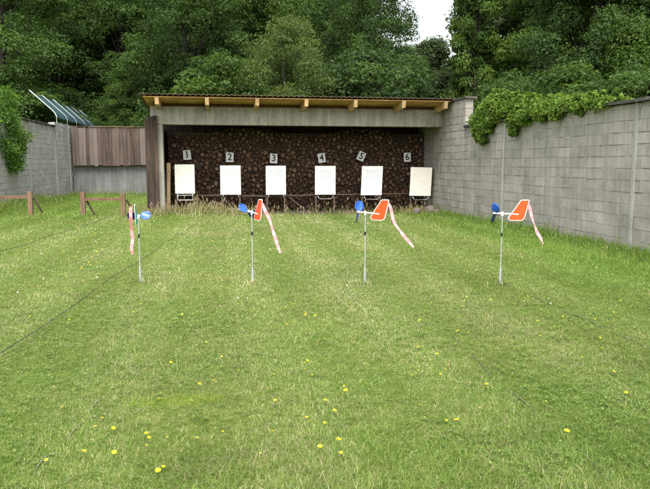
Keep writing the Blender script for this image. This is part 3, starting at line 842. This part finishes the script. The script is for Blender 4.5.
def grass():
    Ps, Ts = [], []
    bands = [(2.2, 3.4, 13500, .0027), (3.4, 4.6, 10500, .003), (4.6, 6.2, 7500, .0034), (6.2, 8.5, 5000, .0043), (8.5, 11.5, 2500, .006), (11.5, 15.5, 1500, .008), (15.5, 19.5, 950, .011), (19.5, 32.2, 420, .016)]
    for y0, y1, d, w in bands:
        x, y = scatter(y0, y1, d); n = len(x)
        k = rng.random(n) < .62 + .5 * vnoise(x * 3.1, y * 3.1, 31) * vnoise(x * 1.1, y * 1.1, 32) + .2
        x, y = x[k], y[k]; n = len(x)
        h = rng.gamma(5, .0056, n) * (.65 + .8 * vnoise(x * 1.6, y * 1.6, 41))
        h *= 1 + 1.0 * sstep(4.6, 5.8, x) * sstep(5.5, 7.5, y) + .8 * sstep(6.1, 6.6, x) + .7 * sstep(17.2, 18.6, y) * (y < 19.5) + .5 * sstep(-3, -5, x) * sstep(16, 20, y) + .35 * sstep(3.8, 3.0, y)
        h = np.clip(h, .015, .28)
        flat = rng.random(n) < .42
        lean = np.where(flat, rng.uniform(1.0, 1.6, n), rng.uniform(.05, .85, n))
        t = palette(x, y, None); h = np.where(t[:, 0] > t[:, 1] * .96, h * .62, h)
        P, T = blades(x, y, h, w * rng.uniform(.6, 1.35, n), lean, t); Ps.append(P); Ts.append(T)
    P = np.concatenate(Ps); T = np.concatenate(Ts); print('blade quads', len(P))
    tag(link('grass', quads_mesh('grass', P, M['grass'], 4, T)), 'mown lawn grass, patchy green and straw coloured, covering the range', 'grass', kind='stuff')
    # unmown tall grass with seed heads before the shelter, along the walls
    xs, ys = [], []
    def put(n, fx, fy): xs.append(fx(n)); ys.append(fy(n))
    put(2200, lambda n: rng.normal(-.35, .75, n), lambda n: rng.normal(18.55, .28, n))
    put(900, lambda n: rng.uniform(-1.5, 6.5, n), lambda n: rng.normal(18.85, .16, n))
    put(700, lambda n: rng.normal(5.9, .4, n), lambda n: rng.normal(18.75, .2, n))
    put(2600, lambda n: WX - .04 - np.abs(rng.normal(0, .16, n)), lambda n: rng.uniform(4.5, 18.6, n))
    put(2200, lambda n: -6.66 + np.abs(rng.normal(0, .3, n)), lambda n: rng.uniform(18, 32, n))
    put(900, lambda n: rng.uniform(-6.6, -2, n), lambda n: 32.2 - np.abs(rng.normal(0, .3, n)))
    for fx, fy in ((-.98, 8.3), (.41, 7.95), (1.81, 7.87), (3.46, 7.53)):
        put(50, lambda n: rng.normal(fx, .07, n), lambda n: rng.normal(fy, .06, n))
    put(500, lambda n: rng.normal(-1.85, .3, n), lambda n: rng.normal(18.4, .3, n))
    x = np.concatenate(xs); y = np.concatenate(ys); k = (x < WX - .03) & (x > -6.69) & (y < 32.22) & ((y < 19.3) | (x < -2)); x, y = x[k], y[k]; n = len(x)
    h = rng.gamma(6, .035, n) * (.6 + .8 * vnoise(x * 2, y * 2, 51)); h = np.clip(h, .06, .5); h = np.where((np.abs(y - 18.7) < .9) & (x > -2) & (x < 6.4), h * .72, h); h = np.where(x < -2, h * .8, h); h = np.where(x > 6, h * .7, h); h = np.where((y < 8.8) & (x < 4.2), np.minimum(h * .35, .11), h)
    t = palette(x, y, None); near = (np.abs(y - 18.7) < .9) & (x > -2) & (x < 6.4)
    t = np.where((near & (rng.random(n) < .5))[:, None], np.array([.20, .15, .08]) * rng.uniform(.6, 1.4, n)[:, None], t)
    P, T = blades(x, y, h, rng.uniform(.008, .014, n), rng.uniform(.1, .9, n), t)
    # seed heads
    k = (rng.random(n) < .07) & (x < 6.2) & (y < 20) & (y > 10); sx, sy, sh = x[k], y[k], h[k] * 1.15; Q = np.zeros((k.sum(), 4, 3)); zz = gz(sx, sy) + sh
    dx = rng.uniform(-.05, .05, k.sum())
    Q[:, 0] = np.stack([sx + dx - .010, sy, zz], -1); Q[:, 1] = np.stack([sx + dx + .010, sy, zz - .02], -1); Q[:, 2] = np.stack([sx + dx * 1.6 + .012, sy, zz + .06], -1); Q[:, 3] = np.stack([sx + dx * 1.6 - .004, sy, zz + .09], -1)
    P = np.concatenate([P, Q]); T = np.concatenate([T, np.tile([.27, .21, .12], (len(Q), 1))])
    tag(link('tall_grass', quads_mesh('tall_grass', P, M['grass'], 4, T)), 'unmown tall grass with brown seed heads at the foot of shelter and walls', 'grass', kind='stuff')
    # clover and broad weeds low in the turf
    C = []
    for y0, y1, d, s in ((2.2, 4, 800, .009), (4, 6.5, 420, .010), (6.5, 9, 120, .012)):
        x, y = scatter(y0, y1, d); k = vnoise(x * 1.3, y * 1.3, 61) * .6 + vnoise(x * 4, y * 4, 62) * .4 > .38 + .45 * rng.random(len(x)); x, y = x[k], y[k]
        z = gz(x, y) + rng.uniform(.012, .032, len(x)); s_ = s * rng.uniform(.6, 1.5, len(x)); a0 = rng.uniform(0, 6.3, len(x))
        for q in range(3):
            a = a0 + q * 2.094; d1 = np.stack([np.cos(a), np.sin(a), rng.uniform(-.1, .5, len(x))], -1); d2 = np.stack([-np.sin(a), np.cos(a), 0 * a], -1); c = np.stack([x, y, z], -1); s2 = s_[:, None]
            C.append(np.stack([c, c + d1 * s2 * .8 - d2 * s2 * .6, c + d1 * s2 * 1.5, c + d1 * s2 * .8 + d2 * s2 * .6], 1))
    tag(link('clover', quads_mesh('clover', np.concatenate(C), M['weed'])), 'dark clover and weed leaves low in the near turf', 'clover', kind='stuff')
grass()

# ------------------------------------------------------------------ dandelions
def flower_mesh(name, mat, r, h, seed):
    rn = random.Random(seed); m = MB(); m.tube([(0, 0, 0), (rn.uniform(-.01, .01), rn.uniform(-.01, .01), h * .55), (0, 0, h)], .0022, 5, 1)
    for ring, (rr, dz, n) in enumerate(((1., .0, 15), (.72, .004, 12), (.42, .007, 8))):
        for k in range(n):
            a = k * 2 * math.pi / n + ring * .3; c, s = math.cos(a), math.sin(a); w = r * .17; R_ = r * rr * rn.uniform(.85, 1.1); zt = h + dz + rn.uniform(.0, .006)
            m.add([(-s * w * .4, c * w * .4, h + dz), (s * w * .4, -c * w * .4, h + dz), (c * R_ + s * w, s * R_ - c * w, zt), (c * R_ * 1.06, s * R_ * 1.06, zt), (c * R_ - s * w, s * R_ + c * w, zt)], [(0, 1, 2, 3, 4)])
    me = bpy.data.meshes.new(name); me.from_pydata(m.v, [], m.f); me.materials.append(mat); me.materials.append(M['stalk']); me.polygons.foreach_set('material_index', m.mi); me.update(); return me
def dandelions():
    rn = random.Random(8)
    D = [flower_mesh('dandelion', M['dandelion'], .021, h, i) for i, h in enumerate((.055, .07, .085))]
    big = [(565, 437, 1.5), (487, 389, 1.0), (197, 392, 1.2), (191, 404, .8), (268, 394, .8), (305, 366, 1.0), (304, 372, .7), (346, 396, 1.2), (275, 407, 1.1), (325, 405, 1.1), (333, 416, 1.1), (324, 428, .8), (338, 445, 1.2), (319, 453, 1.2), (342, 457, .8),
           (158, 403, 1.0), (98, 432, 1.0), (111, 436, 1.1), (102, 422, .9), (146, 438, 1.0), (147, 444, .9), (83, 457, 1.1), (115, 457, 1.1), (159, 479, 1.2), (164, 471, .9), (48, 465, 1.0), (420, 325, 1.1), (437, 357, 1.0), (307, 318, 1.1), (316, 320, 1.0), (325, 323, .7), (183, 318, 1.1), (193, 319, 1.0), (171, 366, 1.0),
           (345, 392, 1.0), (318, 348, .9), (305, 366, .9), (448, 368, .7), (440, 378, .7), (448, 424, .9), (456, 425, .9), (613, 377, .9), (627, 396, 1.0), (620, 304, 1.0), (642, 323, 1.0), (602, 351, .8), (492, 360, .7), (456, 307, 1.0), (451, 332, .8), (455, 334, .8), (420, 374, .6), (413, 377, .6), (432, 305, .7), (440, 320, .7), (427, 303, .7), (376, 330, .6), (362, 345, .7),
           (113, 310, .7), (140, 307, .9), (101, 290, 1.0), (81, 274, .9), (82, 285, 1.0), (84, 290, .8), (75, 262, .8), (66, 265, .6), (92, 262, .7), (44, 279, .8), (207, 345, .7), (228, 330, .7), (208, 332, .7), (248, 352, .6), (222, 361, .8), (540, 338, .7), (600, 340, .7), (553, 330, .8), (566, 345, .6), (525, 300, .6), (583, 360, .6)]
    pts = [(a, b, s) for a, b, s in big]
    for _ in range(150):
        z = rn.choice([(20, 110, 245, 312), (60, 125, 230, 275), (150, 560, 300, 440), (60, 640, 320, 470), (270, 470, 280, 350), (480, 640, 285, 340), (10, 640, 240, 330), (150, 330, 215, 270)])
        pts.append((rn.uniform(z[0], z[1]), rn.uniform(z[2], z[3]), rn.uniform(.45, .8)))
    for i, (a, b, s) in enumerate(pts):
        p = gp(a, b); me = D[i % 3]; o = link('dandelion', me, None, (p.x, p.y, p.z), (rn.uniform(-.25, .45), rn.uniform(-.3, .3), rn.uniform(0, 6)))
        k = .5 * s * rn.uniform(.95, 1.1) * (1.0 + .05 * max(0, p.y - 4)); o.scale = (k, k, min(k, 1.35) if p.y < 9 else 1.5)
        tag(o, 'single yellow dandelion flower standing up out of the mown lawn', 'dandelion', 'yellow dandelions in the lawn')
    W = flower_mesh('clover_head', M['daisy'], .013, .06, 9)
    for _ in range(60):
        a, b = rn.uniform(8, 600), rn.uniform(222, 310); p = gp(a, b)
        if p.x > 6.4 or p.y > 18: continue
        o = link('daisy', W, None, (p.x, p.y, p.z), (rn.uniform(-.2, .5), rn.uniform(-.3, .3), 0)); k = rn.uniform(.45, .75) * (1 + .04 * max(0, p.y - 4)); o.scale = (k, k, 1.3)
        tag(o, 'tiny pale daisy head dotted in the lawn among the dandelions', 'daisy', 'pale daisies in the lawn')
dandelions()

# ------------------------------------------------------------------ foliage
def leaf_cloud(centres, radii, per, size, seed, flat=.55, up=.7, aspect=.55, droop=0., fill=.35):
    """leaves through clumps; most sit on the upper and outer skin of each clump"""
    r = np.random.default_rng(seed); out = []
    C = np.asarray(centres, float); Rd = np.asarray(radii, float)
    idx = np.repeat(np.arange(len(C)), per); n = len(idx)
    d = r.normal(size=(n, 3)); d /= np.linalg.norm(d, axis=1, keepdims=True)
    rad = np.where(r.random(n) < fill, r.random(n) ** .5, r.uniform(.75, 1.08, n))
    # broken outline
    lob = 1 + .28 * np.sin(d[:, 0] * 5 + idx) * np.sin(d[:, 1] * 5 + 2 * idx) + .2 * np.sin(d[:, 2] * 7 + 3 * idx)
    off = d * (rad * lob * Rd[idx])[:, None]; off[:, 2] *= flat
    P = C[idx] + off
    nrm = d * .6 + np.array([0, 0, up]) + r.normal(size=(n, 3)) * .55; nrm /= np.linalg.norm(nrm, axis=1, keepdims=True)
    t = np.cross(nrm, r.normal(size=(n, 3))); t[:, 2] -= droop; t /= np.linalg.norm(t, axis=1, keepdims=True)
    b = np.cross(nrm, t); s = (size * r.uniform(.6, 1.35, n))[:, None]
    fold = nrm * s * .10
    Q = np.stack([P - t * s * .5, P + b * s * aspect * .5 - t * s * .08 + fold, P + t * s * .55, P - b * s * aspect * .5 - t * s * .08 + fold], 1)
    cl = r.random(len(C))[idx] * .62 + r.random(n) * .38
    return Q, cl
def crown_clumps(seed, h0, h1, rx, n, shape='round', r0=.5, r1=1.0):
    r = random.Random(seed); C = []; Rd = []
    H = h1 - h0; zc = (h0 + h1) / 2
    lob = [(r.uniform(0, 6.28), r.uniform(-.6, .8), r.uniform(.75, 1.25)) for _ in range(9)]
    while len(C) < n:
        a = r.uniform(0, 2 * math.pi); u = r.uniform(-1, 1); q = r.random() ** .42
        if shape == 'round': w = math.sqrt(max(0, 1 - abs(u) ** 2.4))
        elif shape == 'column': w = (1 - abs(u) ** 4) ** .5
        else: w = math.sqrt(max(0, 1 - u * u)) * (1.1 - .35 * u)
        k = 1.
        for la, lu, ls in lob:
            dd = math.cos(a - la) * .6 + (1 - abs(u - lu)) * .4
            if dd > .72: k = ls
        rr = rx * w * q * k
        C.append((rr * math.cos(a), rr * math.sin(a), zc + u * H / 2 * (.93 + .07 * k))); Rd.append(r.uniform(r0, r1))
    return C, Rd
def limb_mesh(seed, h, C, rad=.16):
    r = random.Random(seed); m = MB(); top = Vector((r.uniform(-.3, .3), r.uniform(-.3, .3), h * .82))
    ax = [Vector((0, 0, -.2)), Vector((r.uniform(-.1, .1), r.uniform(-.1, .1), h * .25)), Vector((r.uniform(-.25, .25), r.uniform(-.25, .25), h * .55)), top]
    m.tube(ax, [rad * 1.25, rad, rad * .6, rad * .15], 9)
    for c in r.sample(C, min(len(C), 22)):
        c = Vector(c); t = max(.12, min(.75, (c.z / h) * .8 - .12)); k = t * 3; i = min(int(k), 2); s = ax[i].lerp(ax[i + 1], k - i)
        mid = s.lerp(c, .5) + Vector((0, 0, .25)); m.tube([s, mid, c], [rad * .32, rad * .2, .012], 5)
    return m
VAR = {}
def tree_kind(key, mat, h, h0, rx, n, per, size, seed, shape='round', r0=.5, r1=1., aspect=.55, droop=0., flat=.6, up=.7):
    C, Rd = crown_clumps(seed, h0, h, rx, n, shape, r0, r1)
    crown = leaf_mesh('crown_' + key, leaf_cloud(C, Rd, per, size, seed + 1, flat, up, aspect, droop), M[mat])
    trunk = limb_mesh(seed + 2, h, C).mesh('trunk_' + key, M['bark'], True)
    VAR[key] = (crown, trunk, h)
tree_kind('broad_a', 'leaf_deep', 12, .5, 3.6, 190, 620, .125, 101)
tree_kind('broad_b', 'leaf_mid', 11, .4, 3.4, 190, 620, .125, 202, 'cone')
tree_kind('willow', 'leaf_willow', 8, .5, 2.7, 140, 520, .115, 303, 'round', .4, .85, .4, .6, .75, .5)
tree_kind('grey', 'leaf_bluish', 9.4, .6, 2.6, 140, 480, .13, 404, 'cone', .4, .8)
tree_kind('column', 'leaf_mid', 13, .6, 1.7, 190, 420, .125, 505, 'column', .35, .7, .8)
tree_kind('shrub', 'leaf_deep', 3.6, .2, 1.9, 70, 480, .10, 606, 'round', .35, .7)
tree_kind('shrub_light', 'leaf_mid', 3.4, .2, 1.7, 70, 480, .10, 707, 'round', .3, .65)
def tree(key, px, Y, hgt, label, wid=1., cat='tree', rz=0., name='broadleaf_tree', group='trees behind the range', mat=None):
    crown, trunk, h = VAR[key]; x = PY(px, 150, Y).x; k = hgt / h
    root = empty(name, label, cat, (x, Y, 0), rz, group)
    for nm, me in (('trunk', trunk), ('crown', crown)):
        o = link(nm, me, root); o.scale = (k * wid, k * wid, k)
tree('broad_a', 8, 38, 14, 'dark broadleaf tree above the bush, furthest left', .9, rz=.5)
tree('broad_b', 62, 48, 15, 'tall leafy tree rising behind the netting frames', .95, rz=2.2)
tree('broad_a', 128, 47, 15, 'broad green tree towering behind the board fence', .9, rz=3.6)
tree('broad_b', 130, 36, 6.4, 'small bright tree just above the right half of the board fence', .82, rz=1.3)
tree('broad_a', 190, 35, 12.5, 'dark tree behind the left end of the shelter roof', .85, rz=4.4)
tree('broad_b', 240, 39, 13.5, 'dense tree behind the roof above the gap between targets 2 and 3', .9, rz=5.2)
tree('willow', 288, 31, 7.7, 'pale yellowish green rounded tree right behind the shelter roof', 1.0, rz=0)
tree('broad_a', 322, 43, 14, 'tall dark tree standing behind the pale yellowish tree', .9, rz=1.1)
tree('broad_a', 371, 36, 12.8, 'tall dark tree on the left edge of the sky gap', .62, rz=2.7)
tree('willow', 338, 32, 6.0, 'low pale tree behind the roof above target 4', .9, rz=2.)
tree('grey', 430, 42, 9.3, 'grey green pointed tree under the sky gap', 1.05, rz=.6)
tree('grey', 398, 37, 6.8, 'low grey green tree behind the roof right of the tall dark tree', 1.05, rz=2.6)
tree('column', 473, 30, 13.5, 'tall columnar tree on the right edge of the sky gap', .62, rz=0)
tree('broad_b', 552, 30, 13, 'big leafy tree above the ivy on the right wall', .82, rz=3.)
tree('broad_a', 590, 26, 12.5, 'dark tree behind the right wall with ivy', .75, rz=.2)
tree('broad_b', 648, 25, 12, 'leafy tree behind the right wall at the right edge', .85, rz=4.)
SB = 'shrubs behind the walls'
tree('shrub_light', 464, 26, 3.9, 'light green shrub behind the corner of shelter and right wall', .75, 'shrub', 0, 'shrub', SB)
tree('shrub', 506, 24, 4.6, 'dark shrub behind the ivy covered right wall', .8, 'shrub', 1, 'shrub', SB)
tree('shrub_light', 566, 21, 4.5, 'leafy light shrub peeping over the right wall behind the ivy', .9, 'shrub', 2, 'shrub', SB)
tree('shrub', 630, 19, 4.2, 'dark shrub over the right end of the right wall', .9, 'shrub', 3, 'shrub', SB)
tree('shrub', 60, 45, 6.0, 'dark shrub seen through the netting frames', 1.3, 'shrub', .4, 'shrub', SB)
tree('shrub', 8, 36, 5.2, 'dark shrub behind the left wall beside the glossy bush', 1.2, 'shrub', 2.4, 'shrub', SB)
tree('shrub', 196, 36, 7.0, 'dark shrub behind the left corner of the roof above the timber post', .8, 'shrub', 3.4, 'shrub', SB)
tree('shrub_light', 226, 30.5, 5.9, 'leafy shrub behind the roof above target 2', .9, 'shrub', 4.4, 'shrub', SB)
tree('shrub', 372, 31, 6.6, 'dark shrub behind the roof above target 5', .9, 'shrub', 5.1, 'shrub', SB)
tree('grey', 440, 33, 6.0, 'grey green bushy tree behind the roof above the cream target 6', .9, 'tree', 5.8)
for i, (px, Y, h_, wd, lb) in enumerate(((-25, 52, 17, .95, 'far dark tree beyond the left wall corner'), (38, 60, 19, 1.1, 'far broad tree behind the netting frames'), (95, 55, 17, .95, 'far tree between the netting frames and the board fence'), (165, 52, 17, .9, 'far tree left of the shelter roof'), (225, 54, 18, .9, 'far tall tree above the target number 2'), (275, 52, 17, .9, 'far tall tree behind the targets 2 and 3'), (320, 55, 17, .8, 'far tall tree behind the pale rounded tree'),
                              (520, 38, 15, .62, 'far tree right of the columnar tree'), (560, 40, 16, .8, 'far tree above the middle of the ivy'), (612, 36, 15, .9, 'far tree above the right end of the ivy'), (680, 36, 15, .95, 'far tree beyond the right edge of the wall'))):
    tree('broad_a' if i % 2 else 'broad_b', px, Y, h_, lb, wd, rz=i * 1.3)
for px, Y, h_, wd, lb in ((118, 64, 19, 1.6, 'far tree closing the gap above the board fence'), (182, 62, 19, 1.5, 'far tree closing the gap above the left roof corner'), (60, 66, 19, 1.5, 'far tree closing the gap above the netting frames'),
                              (250, 64, 20, 1.5, 'far tree closing the gap above target 3'), (508, 36, 13, 1.0, 'grey green tree filling the gap beside the columnar tree'), (532, 44, 16, 1.2, 'far grey green tree right of the columnar tree'), (405, 62, 12.2, 1.5, 'far low tree filling the left foot of the sky gap'), (455, 58, 10.2, 1.5, 'far low tree filling the right foot of the sky gap'), (355, 58, 16, .85, 'far tree behind the tall dark tree left of the sky gap')):
    tree('grey', px, Y, h_, lb, wd, rz=1)

# ivy along the right wall
def ivy():
    rn = random.Random(77); C = []; Rd = []
    root = empty('ivy', 'fresh green ivy spilling over the top of the right block wall', 'ivy', (WX, 13.5, 2.5))
    prof = [(18.0, .0), (16.2, .03), (15.8, .30), (15.2, .55), (14.4, .42), (13.6, .24), (12.6, .18), (11.8, .08), (10.9, .05), (10.2, .0), (9.2, .0)]
    def top(y):
        for (a, p), (b, q) in zip(prof, prof[1:]):
            if b <= y <= a: return p + (q - p) * (a - y) / (a - b)
        return .08
    for _ in range(240):
        y = rn.uniform(10.4, 16.15); t = top(y)
        if t < .1 and rn.random() < .45: continue
        C.append((rn.uniform(-.12, .5), y - 13.5, rn.uniform(.02, .05 + t))); Rd.append(rn.uniform(.08, .24) * (1 if y > 11.5 else .7))
    for _ in range(34):                      # loose sprigs sticking up and out
        y = rn.uniform(10.5, 15.9); t = top(y); dx = rn.uniform(-.3, .3)
        for k in range(4): C.append((rn.uniform(-.1, .35), y - 13.5 + dx * k / 4, .03 + t + .055 * k)); Rd.append(.09 - .017 * k)
    def hang(y, d, n, w=.3):
        for k in range(n):
            C.append((rn.uniform(-.16, -.05), y - 13.5 + rn.uniform(-w, w) * (1 - .6 * k / n), .05 - d * k / n)); Rd.append(rn.uniform(.09, .18) * (1 - .4 * k / n))
    hang(15.65, .55, 30, .55); hang(15.85, .25, 12, .2); hang(15.2, .30, 12, .3); hang(13.85, .42, 18, .18); hang(13.4, .2, 14, .4); hang(12.0, .18, 8, .2); hang(12.6, .15, 10, .3); hang(11.2, .12, 6, .2)
    link('foliage', leaf_mesh('ivy_foliage', leaf_cloud(C, Rd, 130, .056, 5, .85, .35, .75, .3), M['leaf_ivy']), root)
    m = MB()
    for k in range(12):
        y = rn.uniform(-2.2, 2.8); m.tube([(.1, y, .0), (.0, y + .2, .12), (-.1, y + .45, .06), (-.11, y + .5, -.12)], [.014, .011, .008, .004], 5)
    m.build('stem', M['vine'], root)
ivy()
def wall_bush():
    rn = random.Random(31); C = []; Rd = []
    # outline read from the photograph, at the plane of the left wall
    root = empty('wall_bush', 'glossy green bush bulging over the left wall at the left edge', 'bush', (-7.0, 23.2, 2.88))
    for _ in range(300):
        z = rn.uniform(-1.55, .92); mid = .62 if z > -.6 else .62 * max(.15, 1 + (z + .6) / 1.1)
        if z > .3: mid = .62 * math.sqrt(max(.05, 1 - ((z - .3) / .75) ** 2))
        y = rn.uniform(-1.6, 1.2); x = rn.uniform(-.6, .55)
        if rn.random() < .9: C.append((x, y * (mid + .25), z)); Rd.append(rn.uniform(.16, .30))
    link('foliage', leaf_mesh('bush_foliage', leaf_cloud(C, Rd, 85, .075, 6, .9, .5, .6, .2), M['leaf_bush']), root)
    m = MB()
    for k in range(6): m.tube([(-.4, rn.uniform(-.4, .4), -3.1), (-.35, rn.uniform(-.5, .5), -1), (-.2, rn.uniform(-.8, .8), .3)], [.04, .03, .01], 6)
    m.build('stem', M['vine'], root)
wall_bush()

# ------------------------------------------------------------------ light, sky
SUN_EL, SUN_AZ = R(60), R(187)          # azimuth clockwise from +Y : behind the camera, a little to the left
w = bpy.data.worlds.new('World'); scene.world = w; w.use_nodes = True
nt = w.node_tree; bg = nt.nodes['Background']
sky = nt.nodes.new('ShaderNodeTexSky'); sky.sky_type = 'NISHITA'; sky.sun_disc = False
sky.sun_elevation = SUN_EL; sky.sun_rotation = SUN_AZ; sky.air_density = 1.0; sky.dust_density = 3.0
hs = nt.nodes.new('ShaderNodeHueSaturation'); hs.inputs['Saturation'].default_value = .22; hs.inputs['Value'].default_value = 1.25
nt.links.new(sky.outputs[0], hs.inputs['Color']); nt.links.new(hs.outputs[0], bg.inputs[0]); bg.inputs[1].default_value = .15
sd = bpy.data.lights.new('sun', 'SUN'); sd.energy = 1.5; sd.angle = R(35); sd.color = (1., .965, .90)
so = bpy.data.objects.new('sun', sd); COL.objects.link(so)
dirv = Vector((math.sin(SUN_AZ) * math.cos(SUN_EL), math.cos(SUN_AZ) * math.cos(SUN_EL), math.sin(SUN_EL)))
so.rotation_euler = dirv.to_track_quat('Z', 'Y').to_euler(); so.location = (0, -10, 30)

vs_ = scene.view_settings; vs_.view_transform = 'Standard'; vs_.look = 'None'; vs_.gamma = 1; vs_.exposure = 1.3; vs_.use_curve_mapping = False
scene.render.engine = 'CYCLES'
cy = scene.cycles; cy.max_bounces = 6; cy.diffuse_bounces = 4; cy.glossy_bounces = 2; cy.transmission_bounces = 3; cy.transparent_max_bounces = 8
cy.use_denoising = False
cy.caustics_reflective = False; cy.caustics_refractive = False
